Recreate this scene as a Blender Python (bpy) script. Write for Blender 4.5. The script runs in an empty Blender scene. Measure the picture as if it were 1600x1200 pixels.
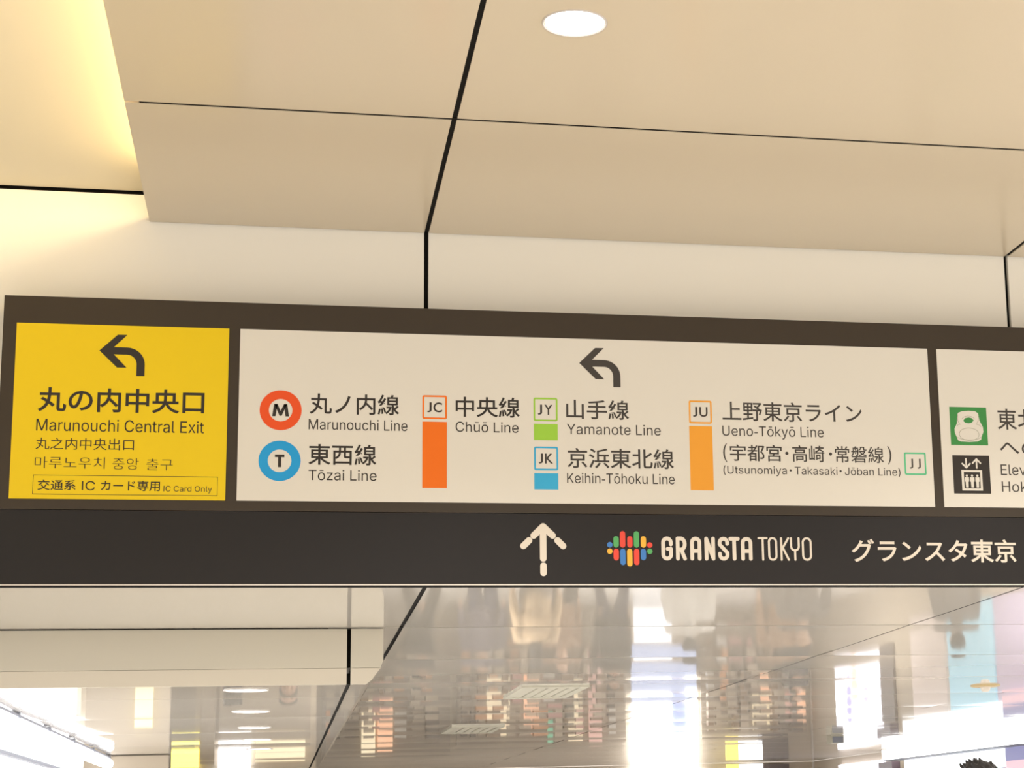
import bpy, bmesh, math, random
from mathutils import Vector, Matrix, noise

random.seed(7)
C = bpy.context.scene.collection
sc = bpy.context.scene
EYE = 1.55                      # camera height above the concourse floor

# ------------------------------------------------------------------ camera
def view_rotation(yaw, pit, rol):
    Rz = Matrix.Rotation(yaw, 3, 'Z'); Rx = Matrix.Rotation(pit, 3, 'X'); Ry = Matrix.Rotation(rol, 3, 'Y')
    return Rz @ Rx @ Ry
M = view_rotation(-0.2322, 0.2015, 0.0291)
right, fwd, up = M.col[0], M.col[1], M.col[2]
cam = bpy.data.cameras.new('camera'); cam_o = bpy.data.objects.new('camera', cam); C.objects.link(cam_o)
rot = Matrix((right, up, -fwd)).transposed().to_4x4()
cam_o.matrix_world = Matrix.Translation((0, 0, EYE)) @ rot
cam.sensor_width = 36; cam.lens = 36 * 2983.55 / 1600
cam.shift_x = -(1137.65 - 800) / 1600; cam.shift_y = (673.80 - 600) / 1600
cam.clip_start = 0.05; cam.clip_end = 200
sc.camera = cam_o

# ------------------------------------------------------------------ world, lights, exposure
w = bpy.data.worlds.new('hall_light'); sc.world = w; w.use_nodes = True
bg = w.node_tree.nodes['Background']; bg.inputs[0].default_value = (1.0, 0.955, 0.885, 1); bg.inputs[1].default_value = 1.15
sc.view_settings.view_transform = 'Standard'; sc.view_settings.look = 'None'
sc.view_settings.gamma = 1; sc.view_settings.use_curve_mapping = False
sc.view_settings.exposure = 0.73

def area(name, loc, direction, sx, sy, power, col, spread=math.pi):
    l = bpy.data.lights.new(name, 'AREA'); l.shape = 'RECTANGLE'; l.size = sx; l.size_y = sy
    l.energy = power; l.color = col; l.spread = spread
    o = bpy.data.objects.new(name, l); C.objects.link(o); o.location = loc
    o.rotation_euler = Vector(direction).to_track_quat('-Z', 'Y').to_euler()
    return o
# cove strip lamp lying above the edge of the lower ceiling panel
area('cove_strip', (-0.36, 3.2, EYE + 2.355), (-1, 0, 0.05), 7.3, 0.06, 46, (1.0, 0.79, 0.40))
# fixtureless spots added for brightness: unseen near-hall downlights, then the far hall
def spot(x, y, z, power, col=(1.0, 0.96, 0.90), r=0.07, cone=140):
    l = bpy.data.lights.new('downlight_or_added_spot', 'SPOT'); l.energy = power; l.spot_size = math.radians(cone); l.spot_blend = 0.7; l.shadow_soft_size = r; l.color = col
    o = bpy.data.objects.new('downlight_or_added_spot', l); C.objects.link(o); o.location = (x, y, z); return o
for x, c in ((0.79, (1.0, 0.87, 0.68)), (3.19, (1.0, 0.93, 0.84)), (5.59, (0.97, 0.97, 1.0)), (7.99, (0.86, 0.93, 1.0))):
    for y in (5.14, 2.7, 0.25, -2.2)[0 if x > 3 else 1:]: spot(x, y, EYE + 2.25, 170 if y > 5 else 96, c)
for x in (1.7, 4.1, 6.6):
    for y in (10, 15, 20, 25): spot(x, y, EYE + 0.87, 155)  # added only to brighten the far ceiling; no fixtures there
# ------------------------------------------------------------------ materials
def mat(name, col, rough=0.5, spec=0.5, emit=None, estr=0.0, metal=0.0, noise=0.0, nscale=30.0, bump=0.0):
    m = bpy.data.materials.new(name); m.use_nodes = True
    nt = m.node_tree; b = nt.nodes['Principled BSDF']
    b.inputs['Base Color'].default_value = (*col, 1); b.inputs['Roughness'].default_value = rough
    b.inputs['Specular IOR Level'].default_value = spec; b.inputs['Metallic'].default_value = metal
    if emit:
        b.inputs['Emission Color'].default_value = (*emit, 1); b.inputs['Emission Strength'].default_value = estr
    if noise > 0 or bump > 0:
        tc = nt.nodes.new('ShaderNodeTexCoord'); n = nt.nodes.new('ShaderNodeTexNoise')
        n.inputs['Scale'].default_value = nscale; n.inputs['Detail'].default_value = 3
        nt.links.new(tc.outputs['Object'], n.inputs['Vector'])
        if noise > 0:
            mx = nt.nodes.new('ShaderNodeMix'); mx.data_type = 'RGBA'
            mx.inputs[6].default_value = (*[c * (1 - noise) for c in col], 1)
            mx.inputs[7].default_value = (*[min(1, c * (1 + noise)) for c in col], 1)
            nt.links.new(n.outputs['Fac'], mx.inputs[0]); nt.links.new(mx.outputs[2], b.inputs['Base Color'])
        if bump > 0:
            bp = nt.nodes.new('ShaderNodeBump'); bp.inputs['Strength'].default_value = bump
            bp.inputs['Distance'].default_value = 0.01
            nt.links.new(n.outputs['Fac'], bp.inputs['Height']); nt.links.new(bp.outputs['Normal'], b.inputs['Normal'])
    return m
def s(r, g, b):
    f = lambda c: (c / 255 / 12.92) if c <= 10.3 else (((c / 255) + 0.055) / 1.055) ** 2.4
    return (f(r), f(g), f(b))

M_CEIL = mat('warm_ceiling_panel', (0.625, 0.535, 0.405), 0.22, 0.35, noise=0.012, nscale=1.2)
M_COVE = mat('raised_ceiling_panel', (0.74, 0.65, 0.48), 0.5, 0.3, noise=0.01, nscale=1.5)
M_WALL = mat('pale_wall_panel', (0.84, 0.80, 0.72), 0.42, 0.3, noise=0.01, nscale=1.5)
M_GLOSS = mat('glossy_ceiling_metal', (0.68, 0.64, 0.585), 0.045, 0.55, noise=0.012, nscale=2)
M_SOFF = mat('soffit_panel', (0.62, 0.58, 0.49), 0.30, 0.4, noise=0.01, nscale=2)
M_LIP = mat('soffit_lip', (0.70, 0.64, 0.54), 0.30, 0.4)
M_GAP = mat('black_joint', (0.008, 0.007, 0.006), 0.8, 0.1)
M_FLOOR = mat('pale_stone_floor', (0.64, 0.62, 0.59), 0.25, 0.4, noise=0.06, nscale=3)
M_BACKWALL = mat('beige_wall', (0.58, 0.50, 0.40), 0.5, 0.3, noise=0.02, nscale=1.2)
M_FRAME = mat('sign_frame', (0.038, 0.026, 0.015), 0.42, 0.35, noise=0.03, nscale=40)
M_NAVY = mat('navy_banner', (0.0135, 0.011, 0.0108), 0.42, 0.27, noise=0.03, nscale=40)
M_WHITE = mat('sign_white', (0.70, 0.665, 0.60), 0.45, 0.3, noise=0.01, nscale=6)
M_YELLOW = mat('sign_yellow', s(227, 195, 16), 0.45, 0.3, noise=0.015, nscale=6)
M_INK = mat('sign_ink', (0.030, 0.024, 0.020), 0.5, 0.3)
M_INKG = mat('sign_ink_grey', (0.055, 0.047, 0.042), 0.5, 0.3)
M_PALE = mat('banner_lettering', (0.70, 0.63, 0.54), 0.5, 0.3)
M_RED = mat('metro_red', s(226, 80, 28), 0.45, 0.3)
M_BLUE = mat('metro_blue', s(30, 152, 214), 0.45, 0.3)
M_OR = mat('line_orange', s(232, 110, 14), 0.45, 0.3)
M_GRN = mat('line_green', s(152, 200, 66), 0.45, 0.3)
M_SKY = mat('line_sky_blue', s(56, 168, 214), 0.45, 0.3)
M_AMB = mat('line_amber', s(232, 158, 52), 0.45, 0.3)
M_JJ = mat('line_mint', s(92, 190, 140), 0.45, 0.3)
M_TRG = mat('train_green', s(62, 138, 72), 0.45, 0.3)
M_LR = mat('emblem_red', s(222, 76, 62), 0.45, 0.3); M_LG = mat('emblem_green', s(86, 164, 98), 0.45, 0.3)
M_LB = mat('emblem_blue', s(66, 122, 190), 0.45, 0.3); M_LY = mat('emblem_yellow', s(230, 176, 66), 0.45, 0.3)
M_TRIM = mat('silver_trim', (0.75, 0.70, 0.64), 0.3, 0.5)
M_STEEL = mat('grey_rail_paint', (0.20, 0.21, 0.25), 0.5, 0.3)
M_LENS = mat('lamp_lens', (0.9, 0.9, 0.9), 0.3, 0.3, (1, 0.98, 0.93), 6.0)
M_RING = mat('lamp_ring', (0.55, 0.50, 0.47), 0.35, 0.5)
M_TUBE = mat('lit_tube', (0.9, 0.9, 0.9), 0.3, 0.3, (0.96, 0.97, 1.0), 3.5)
M_SHOPW = mat('lit_white_panel', (0.9, 0.9, 0.9), 0.4, 0.3, (0.97, 0.98, 1.0), 1.05)

# ------------------------------------------------------------------ mesh helpers
class MB:
    """Collects shapes in one bmesh; build() links them as one mesh object."""
    def __init__(self): self.bm = bmesh.new(); self.mi = 0
    def face(self, pts):
        f = self.bm.faces.new([self.bm.verts.new(p) for p in pts]); f.material_index = self.mi; return f
    def box(self, x0, x1, y0, y1, z0, z1):
        v = [self.bm.verts.new((x, y, z)) for x in (x0, x1) for y in (y0, y1) for z in (z0, z1)]
        for q in ((0, 1, 3, 2), (4, 6, 7, 5), (0, 4, 5, 1), (2, 3, 7, 6), (0, 2, 6, 4), (1, 5, 7, 3)):
            self.bm.faces.new([v[i] for i in q]).material_index = self.mi
        return self
    def prism(self, poly, y0, y1):
        """poly = [(x, z)], extruded from y0 to y1"""
        n = len(poly)
        a = [self.bm.verts.new((x, y0, z)) for x, z in poly]; b = [self.bm.verts.new((x, y1, z)) for x, z in poly]
        self.bm.faces.new(a).material_index = self.mi; self.bm.faces.new(b[::-1]).material_index = self.mi
        for i in range(n):
            self.bm.faces.new((a[i], b[i], b[(i + 1) % n], a[(i + 1) % n])).material_index = self.mi
        return self
    def tube(self, p0, p1, r0, r1=None, n=16):
        r1 = r0 if r1 is None else r1
        p0, p1 = Vector(p0), Vector(p1); d = (p1 - p0).normalized()
        q = d.to_track_quat('Z', 'Y')
        rings = []
        for p, r in ((p0, r0), (p1, r1)):
            rings.append([self.bm.verts.new(p + q @ Vector((r * math.cos(2 * math.pi * i / n), r * math.sin(2 * math.pi * i / n), 0))) for i in range(n)])
        for i in range(n):
            self.bm.faces.new((rings[0][i], rings[0][(i + 1) % n], rings[1][(i + 1) % n], rings[1][i])).material_index = self.mi
        self.bm.faces.new(rings[0][::-1]).material_index = self.mi; self.bm.faces.new(rings[1]).material_index = self.mi
        return self
    def ball(self, c, r, seg=14, rings=9):
        c = Vector(c); r = (r, r, r) if isinstance(r, (int, float)) else r
        g = bmesh.ops.create_uvsphere(self.bm, u_segments=seg, v_segments=rings, radius=1)
        for v in g['verts']: v.co = Vector((v.co.x * r[0], v.co.y * r[1], v.co.z * r[2])) + c
        for f in {f for v in g['verts'] for f in v.link_faces}: f.material_index = self.mi; f.smooth = True
        return self
    def cap(self, p0, p1, r0, r1=None):
        r1 = r0 if r1 is None else r1
        self.tube(p0, p1, r0, r1, 12); self.ball(p0, r0, 12, 8); self.ball(p1, r1, 12, 8); return self
    def lathe(self, prof, c, n=48):
        """prof = [(r, z)] revolved about a vertical axis through c"""
        c = Vector(c); R = []
        for r, z in prof: R.append([self.bm.verts.new(c + Vector((r * math.cos(2 * math.pi * i / n), r * math.sin(2 * math.pi * i / n), z))) for i in range(n)])
        for a, b in zip(R, R[1:]):
            for i in range(n):
                f = self.bm.faces.new((a[i], a[(i + 1) % n], b[(i + 1) % n], b[i])); f.material_index = self.mi; f.smooth = True
        return self
    def build(self, name, mats, parent=None, smooth=False):
        me = bpy.data.meshes.new(name)
        bmesh.ops.recalc_face_normals(self.bm, faces=self.bm.faces)
        self.bm.to_mesh(me); self.bm.free()
        return link(name, me, mats, parent, smooth)

def link(name, me, mats, parent=None, smooth=False):
    for m in (mats if isinstance(mats, (list, tuple)) else [mats]): me.materials.append(m)
    if smooth:
        for p in me.polygons: p.use_smooth = True
    o = bpy.data.objects.new(name, me); C.objects.link(o)
    if parent:
        root = parent
        loc = Vector((0, 0, 0))
        while root: loc += root.location; root = root.parent
        o.parent = parent; o.location = -loc           # mesh coordinates are given in the room's metres
    return o
def tag(o, label=None, cat=None, group=None, kind=None):
    for k, v in (('label', label), ('category', cat), ('group', group), ('kind', kind)):
        if v: o[k] = v
    return o
def thing(name, label, cat, loc, group=None):
    o = bpy.data.objects.new(name, None); o.empty_display_size = 0.1; C.objects.link(o); o.location = loc
    return tag(o, label, cat, group)
def struct(o): o['kind'] = 'structure'; return o
def Z(z): return z + EYE

# ------------------------------------------------------------------ room measures (z relative to the eye)
D = 7.212                        # front of the wall that carries the sign
XE, X0, PW = -0.5158, 0.5193, 2.4
ZU, ZR, ZL, ZS = 2.2796, 2.399, 0.8954, 0.645
YS = 5.9635; R0, ST = 8.694, 1.6647
BW, RX = 29.5, 8.2
G = 0.0087                       # half of a wide joint

# ------------------------------------------------------------------ structure
b = MB(); b.box(-9, 12, -8, BW + 1, -0.1, 0); struct(b.build('floor', M_FLOOR))

# wall behind the sign: big flat panels with black joints, slot at the top against the ceiling
b = MB()
xs = [-6.68, X0 - 2 * PW, X0 - PW, X0, X0 + PW, X0 + 2 * PW, X0 + 3 * PW, 10.2]
for a, c in zip(xs, xs[1:]):
    b.box(a + G, c - G, D, D + 0.02, Z(ZL), Z(ZR - 0.012))
b.mi = 1; b.box(-6.7, 10.3, D + 0.021, D + 0.05, Z(ZL + 0.004), Z(ZR + 0.1))
struct(b.build('wall_front', [M_WALL, M_GAP]))

# lower warm ceiling in front of the wall
b = MB()
yr = [D - 0.010, YS, YS - 2.45, YS - 4.9, YS - 7.35, YS - 9.8]
xc = [XE, X0, X0 + PW, X0 + 2 * PW, X0 + 3 * PW, 10.2]
for i in range(len(xc) - 1):
    for j in range(len(yr) - 1):
        x0 = xc[i] + (0 if i == 0 else G); x1 = xc[i + 1] - G
        y1 = yr[j] - (0 if j == 0 else G); y0 = yr[j + 1] + G
        b.box(x0, x1, y0, y1, Z(ZU), Z(ZU + 0.022))
b.mi = 1; b.box(XE + 0.045, 10.2, YS - 9.8, D - 0.003, Z(ZU + 0.024), Z(ZU + 0.036))
b.box(XE + 0.045, 10.2, YS - G + 0.0004, YS + G - 0.0004, Z(ZU + 0.002), Z(ZU + 0.0235))
for q in xc[1:-1]: b.box(q - G + 0.0004, q + G - 0.0004, YS + G, D - 0.012, Z(ZU + 0.004), Z(ZU + 0.0235)); b.box(q - G + 0.0004, q + G - 0.0004, YS - 9.8, YS - G, Z(ZU + 0.004), Z(ZU + 0.0235))
struct(b.build('ceiling_lower', [M_CEIL, M_GAP]))
# raised ceiling of the cove at the left
b = MB(); b.box(-6.7, XE + 0.75, YS - 9.8, D - 0.008, Z(ZR), Z(ZR + 0.03))
b.mi = 1; b.box(-6.7, XE + 0.75, D - 0.008, D + 0.02, Z(ZR + 0.012), Z(ZR + 0.03)); b.box(XE + 0.72, XE + 0.75, YS - 9.8, D - 0.02, Z(ZU + 0.04), Z(ZR))
struct(b.build('ceiling_raised', [M_COVE, M_GAP]))

# far glossy ceiling: sheet-metal panels that sag a little between their joints
def sag_panel(b, x0, x1, y0, y1, z, sag, n=18, wave=0.0):
    tilt = random.uniform(-0.25, 0.25) * sag
    m = max(1, int((x1 - x0) / 0.075)) if wave else 1
    sh = random.uniform(0, 50); grid = []
    for i in range(m + 1):
        x = x0 + (x1 - x0) * i / m; col = []
        for k in range(n + 1):
            q = k / n; e = min(1, 6 * q, 6 * (1 - q))
            dz = wave * e * noise.noise(Vector((x * 2.6, (y0 + (y1 - y0) * q) * 1.6, sh))) if wave else 0
            col.append(b.bm.verts.new((x, y0 + (y1 - y0) * q, z - sag * 4 * q * (1 - q) + tilt * (q - 0.5) + dz)))
        grid.append(col)
    for i in range(m):
        for k in range(n):
            f = b.bm.faces.new((grid[i][k], grid[i][k + 1], grid[i + 1][k + 1], grid[i + 1][k])); f.material_index = b.mi; f.smooth = True
    for k in (0, n):                                # turned-up edges
        p, q = grid[0][k].co, grid[-1][k].co
        b.bm.faces.new([b.bm.verts.new(v) for v in (p, q, q + Vector((0, 0, 0.03)), p + Vector((0, 0, 0.03)))]).material_index = b.mi
rows = [D + 0.021] + [R0 + ST * k for k in range(13)]
rows = [y for y in rows if y < BW - 0.3] + [BW]
cols = [(X0 + G, X0 + PW, 0.0034), (X0 + PW, X0 + 2 * PW, 0.0028), (X0 + 2 * PW, RX, 0.0008)]
b = MB()
for j, (y0, y1) in enumerate(zip(rows, rows[1:])):
    for k, (x0, x1, sg) in enumerate(cols):
        g = 0.0048
        sag_panel(b, x0 + (g if k else 0), x1 - g, y0 + 0.009, y1 - 0.009, Z(ZL), sg * random.uniform(0.85, 1.15) * (0.35 if j == 0 else 0.75 if j == 1 else 1), wave=sg * (0.10 if j == 0 else 0.22))
    sag_panel(b, 0.20, X0 - G, y0 + 0.006, y1 - 0.006, Z(ZL), 0.0003)
sag_panel(b, -6.6, 0.20, rows[0] + 0.006, rows[1] - 0.006, Z(ZL), 0.0003)
b.mi = 1; b.box(-6.6, RX, D + 0.05, BW, Z(ZL + 0.034), Z(ZL + 0.06))
for yy in rows[1:-1]: b.box(-6.6 if yy < 9 else 0.45, RX, yy - 0.0085, yy + 0.0085, Z(ZL + 0.0015), Z(ZL + 0.033))
for xx in (X0 + PW, X0 + 2 * PW): b.box(xx - 0.0045, xx + 0.0045, rows[0], BW - 0.01, Z(ZL + 0.0015), Z(ZL + 0.033))
b.box(X0 - G, X0 + G, rows[0], BW - 0.01, Z(ZL + 0.004), Z(ZL + 0.033))
struct(b.build('ceiling_far', [M_GLOSS, M_GAP]))

# dropped soffit on the left of the far ceiling
SX = 0.29
b = MB()
SP = [8.694, 9.52] + [9.52 + 1.6 * k for k in range(1, 8)]
for x0, x1 in ((-6.6, SX - G), (SX + G, 0.442)):
    if x1 > 0.3:
        b.prism([(x0, Z(0.717)), (0.430, Z(0.717)), (0.442, Z(0.752)), (0.442, Z(ZL - 0.004)), (x0, Z(ZL - 0.004))], R0, R0 + 0.03)
    else: b.box(x0, x1, R0, R0 + 0.03, Z(0.717), Z(ZL - 0.004))
b.mi = 1
b.box(-6.6, SX - G, R0 + 0.004, R0 + 0.03, Z(ZS), Z(0.716))
b.prism([(SX + G, Z(ZS)), (0.367, Z(ZS)), (0.392, Z(0.665)), (0.430, Z(0.716)), (SX + G, Z(0.716))], R0 + 0.004, R0 + 0.03)
b.mi = 2
b.prism([(0.367, Z(ZS)), (0.392, Z(0.665)), (0.442, Z(0.752)), (0.442, Z(ZL - 0.004)), (0.430, Z(ZL - 0.004)), (0.430, Z(0.754)), (0.36, Z(ZS + 0.012))], R0 + 0.03, 20.6)
b.mi = 3
b.box(-6.6, 0.40, R0 + 0.032, 20.6, Z(ZS + 0.036), Z(ZS + 0.05))
b.box(SX - G + 0.0003, SX + G - 0.0003, R0 + 0.02, 20.5, Z(ZS + 0.002), Z(ZS + 0.035))
b.box(-6.6, 0.43, R0 + 0.031, R0 + 0.035, Z(0.72), Z(ZL - 0.005))
b.mi = 2
for j, (y0, y1) in enumerate(zip(SP, SP[1:])):
    yy = y0 + (0.0305 if j == 0 else 0.005)
    sag_panel(b, -6.6, SX - G, yy, y1 - 0.005, Z(ZS), 0.0002 if j == 0 else 0.0028 * random.uniform(0.85, 1.1), wave=0.0 if j == 0 else 0.0006)
    sag_panel(b, SX + G, 0.366, yy, y1 - 0.005, Z(ZS), 0.0002)
struct(b.build('ceiling_soffit', [M_SOFF, M_LIP, M_GLOSS, M_GAP]))

# far walls
b = MB(); b.box(-6.6, RX + 0.2, BW, BW + 0.2, 0, Z(ZL) - 0.002); struct(b.build('wall_back', M_BACKWALL))
b = MB(); b.box(RX, RX + 0.2, 20.0, BW - 0.002, 0, Z(ZL) - 0.002); struct(b.build('wall_right', M_BACKWALL))
b = MB(); b.box(-6.6, -0.86, 15.85, 16.0, 0, Z(ZS) - 0.008); struct(b.build('wall_left', M_BACKWALL))
b = MB(); b.box(-0.86, 0.36, 20.6, 20.75, 0, Z(ZS) - 0.008); struct(b.build('wall_end', M_BACKWALL))
b = MB(); b.box(RX - 0.02, RX - 0.001, BW - 0.06, BW - 0.003, 0, Z(ZL) - 0.004); struct(b.build('trim_1', M_TRIM))

# ------------------------------------------------------------------ sign helpers: u right, v down, in mm from the sign's top left corner
S = 7.062; SX0, SZ0 = -0.9992, 1.9363
def P(u, v, d=0.0): return (SX0 + u / 1000, S - d, Z(SZ0 - v / 1000))
def ubox(b, u0, u1, v0, v1, d0, d1):
    b.box(SX0 + u0 / 1000, SX0 + u1 / 1000, S - d1, S - d0, Z(SZ0 - v1 / 1000), Z(SZ0 - v0 / 1000)); return b
INK = 0.0045                     # lettering lies just in front of the panel faces (4 mm)
def poly(b, pts, d=INK): return b.face([P(u, v, d) for u, v in pts])
def ring_poly(b, out, inn, d=INK):
    n = len(out)
    for i in range(n): poly(b, [out[i], out[(i + 1) % n], inn[(i + 1) % n], inn[i]], d)
def circle(cu, cv, r, n=48): return [(cu + r * math.cos(2 * math.pi * i / n), cv + r * math.sin(2 * math.pi * i / n)) for i in range(n)]
def rrect(u0, u1, v0, v1, r, n=6):
    pts = []
    for cx, cy, a0 in ((u1 - r, v0 + r, -90), (u1 - r, v1 - r, 0), (u0 + r, v1 - r, 90), (u0 + r, v0 + r, 180)):
        for k in range(n + 1):
            a = math.radians(a0 + 90 * k / n); pts.append((cx + r * math.cos(a), cy + r * math.sin(a)))
    return pts
def stroke(b, pts, wd, d=INK, closed=False):
    """flat round-ended stroke along pts (mm)"""
    q = [Vector(p) for p in pts]; n = len(q); h = wd / 2; k = 0
    q = [p for i, p in enumerate(q) if i == 0 or (p - q[i - 1]).length > 0.05]; n = len(q)
    for i in range(n if closed else n - 1):
        a, c = q[i], q[(i + 1) % n]; t = (c - a).normalized(); m = Vector((-t.y, t.x)) * h
        poly(b, [a + m, c + m, c - m, a - m], d + k * 4e-6); k += 1
    for p in q: poly(b, [p + Vector((math.cos(x), math.sin(x))) * h for x in [2 * math.pi * y / 20 for y in range(20)]], d + k * 4e-6); k += 1
def arc(cx, cy, rx, ry, a0, a1, n=10): return [(cx + rx * math.cos(math.radians(a0 + (a1 - a0) * k / n)), cy + ry * math.sin(math.radians(a0 + (a1 - a0) * k / n))) for k in range(n + 1)]

_tc = bpy.data.curves.new('type_setter', 'FONT'); _to = bpy.data.objects.new('type_setter', _tc); C.objects.link(_to)
def glyphs(body, weight=0.0):
    _tc.body = body; _tc.offset = weight; _tc.resolution_u = 4
    bpy.context.view_layer.update()
    me = bpy.data.meshes.new_from_object(_to.evaluated_get(bpy.context.evaluated_depsgraph_get()))
    v = [(p.co.x, p.co.y) for p in me.vertices]; f = [tuple(p.vertices) for p in me.polygons]
    bpy.data.meshes.remove(me); return v, f
def letters(b, body, u0, u1, v0, v1, weight=0.0, cap=None, d=INK):
    """sets body so that its ink fills u0..u1; v0..v1 is the ink height, or with cap the height of that capital above the baseline"""
    v, f = glyphs(body, weight)
    xa, xb = min(p[0] for p in v), max(p[0] for p in v)
    if cap:
        cv, _ = glyphs(cap, weight); ya, yb = min(p[1] for p in cv), max(p[1] for p in cv)
    else: ya, yb = min(p[1] for p in v), max(p[1] for p in v)
    vs = [b.bm.verts.new(P(u0 + (x - xa) / (xb - xa) * (u1 - u0), v1 - (y - ya) / (yb - ya) * (v1 - v0), d)) for x, y in v]
    for q in f:
        try: b.bm.faces.new([vs[i] for i in q]).material_index = b.mi
        except ValueError: pass
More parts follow.
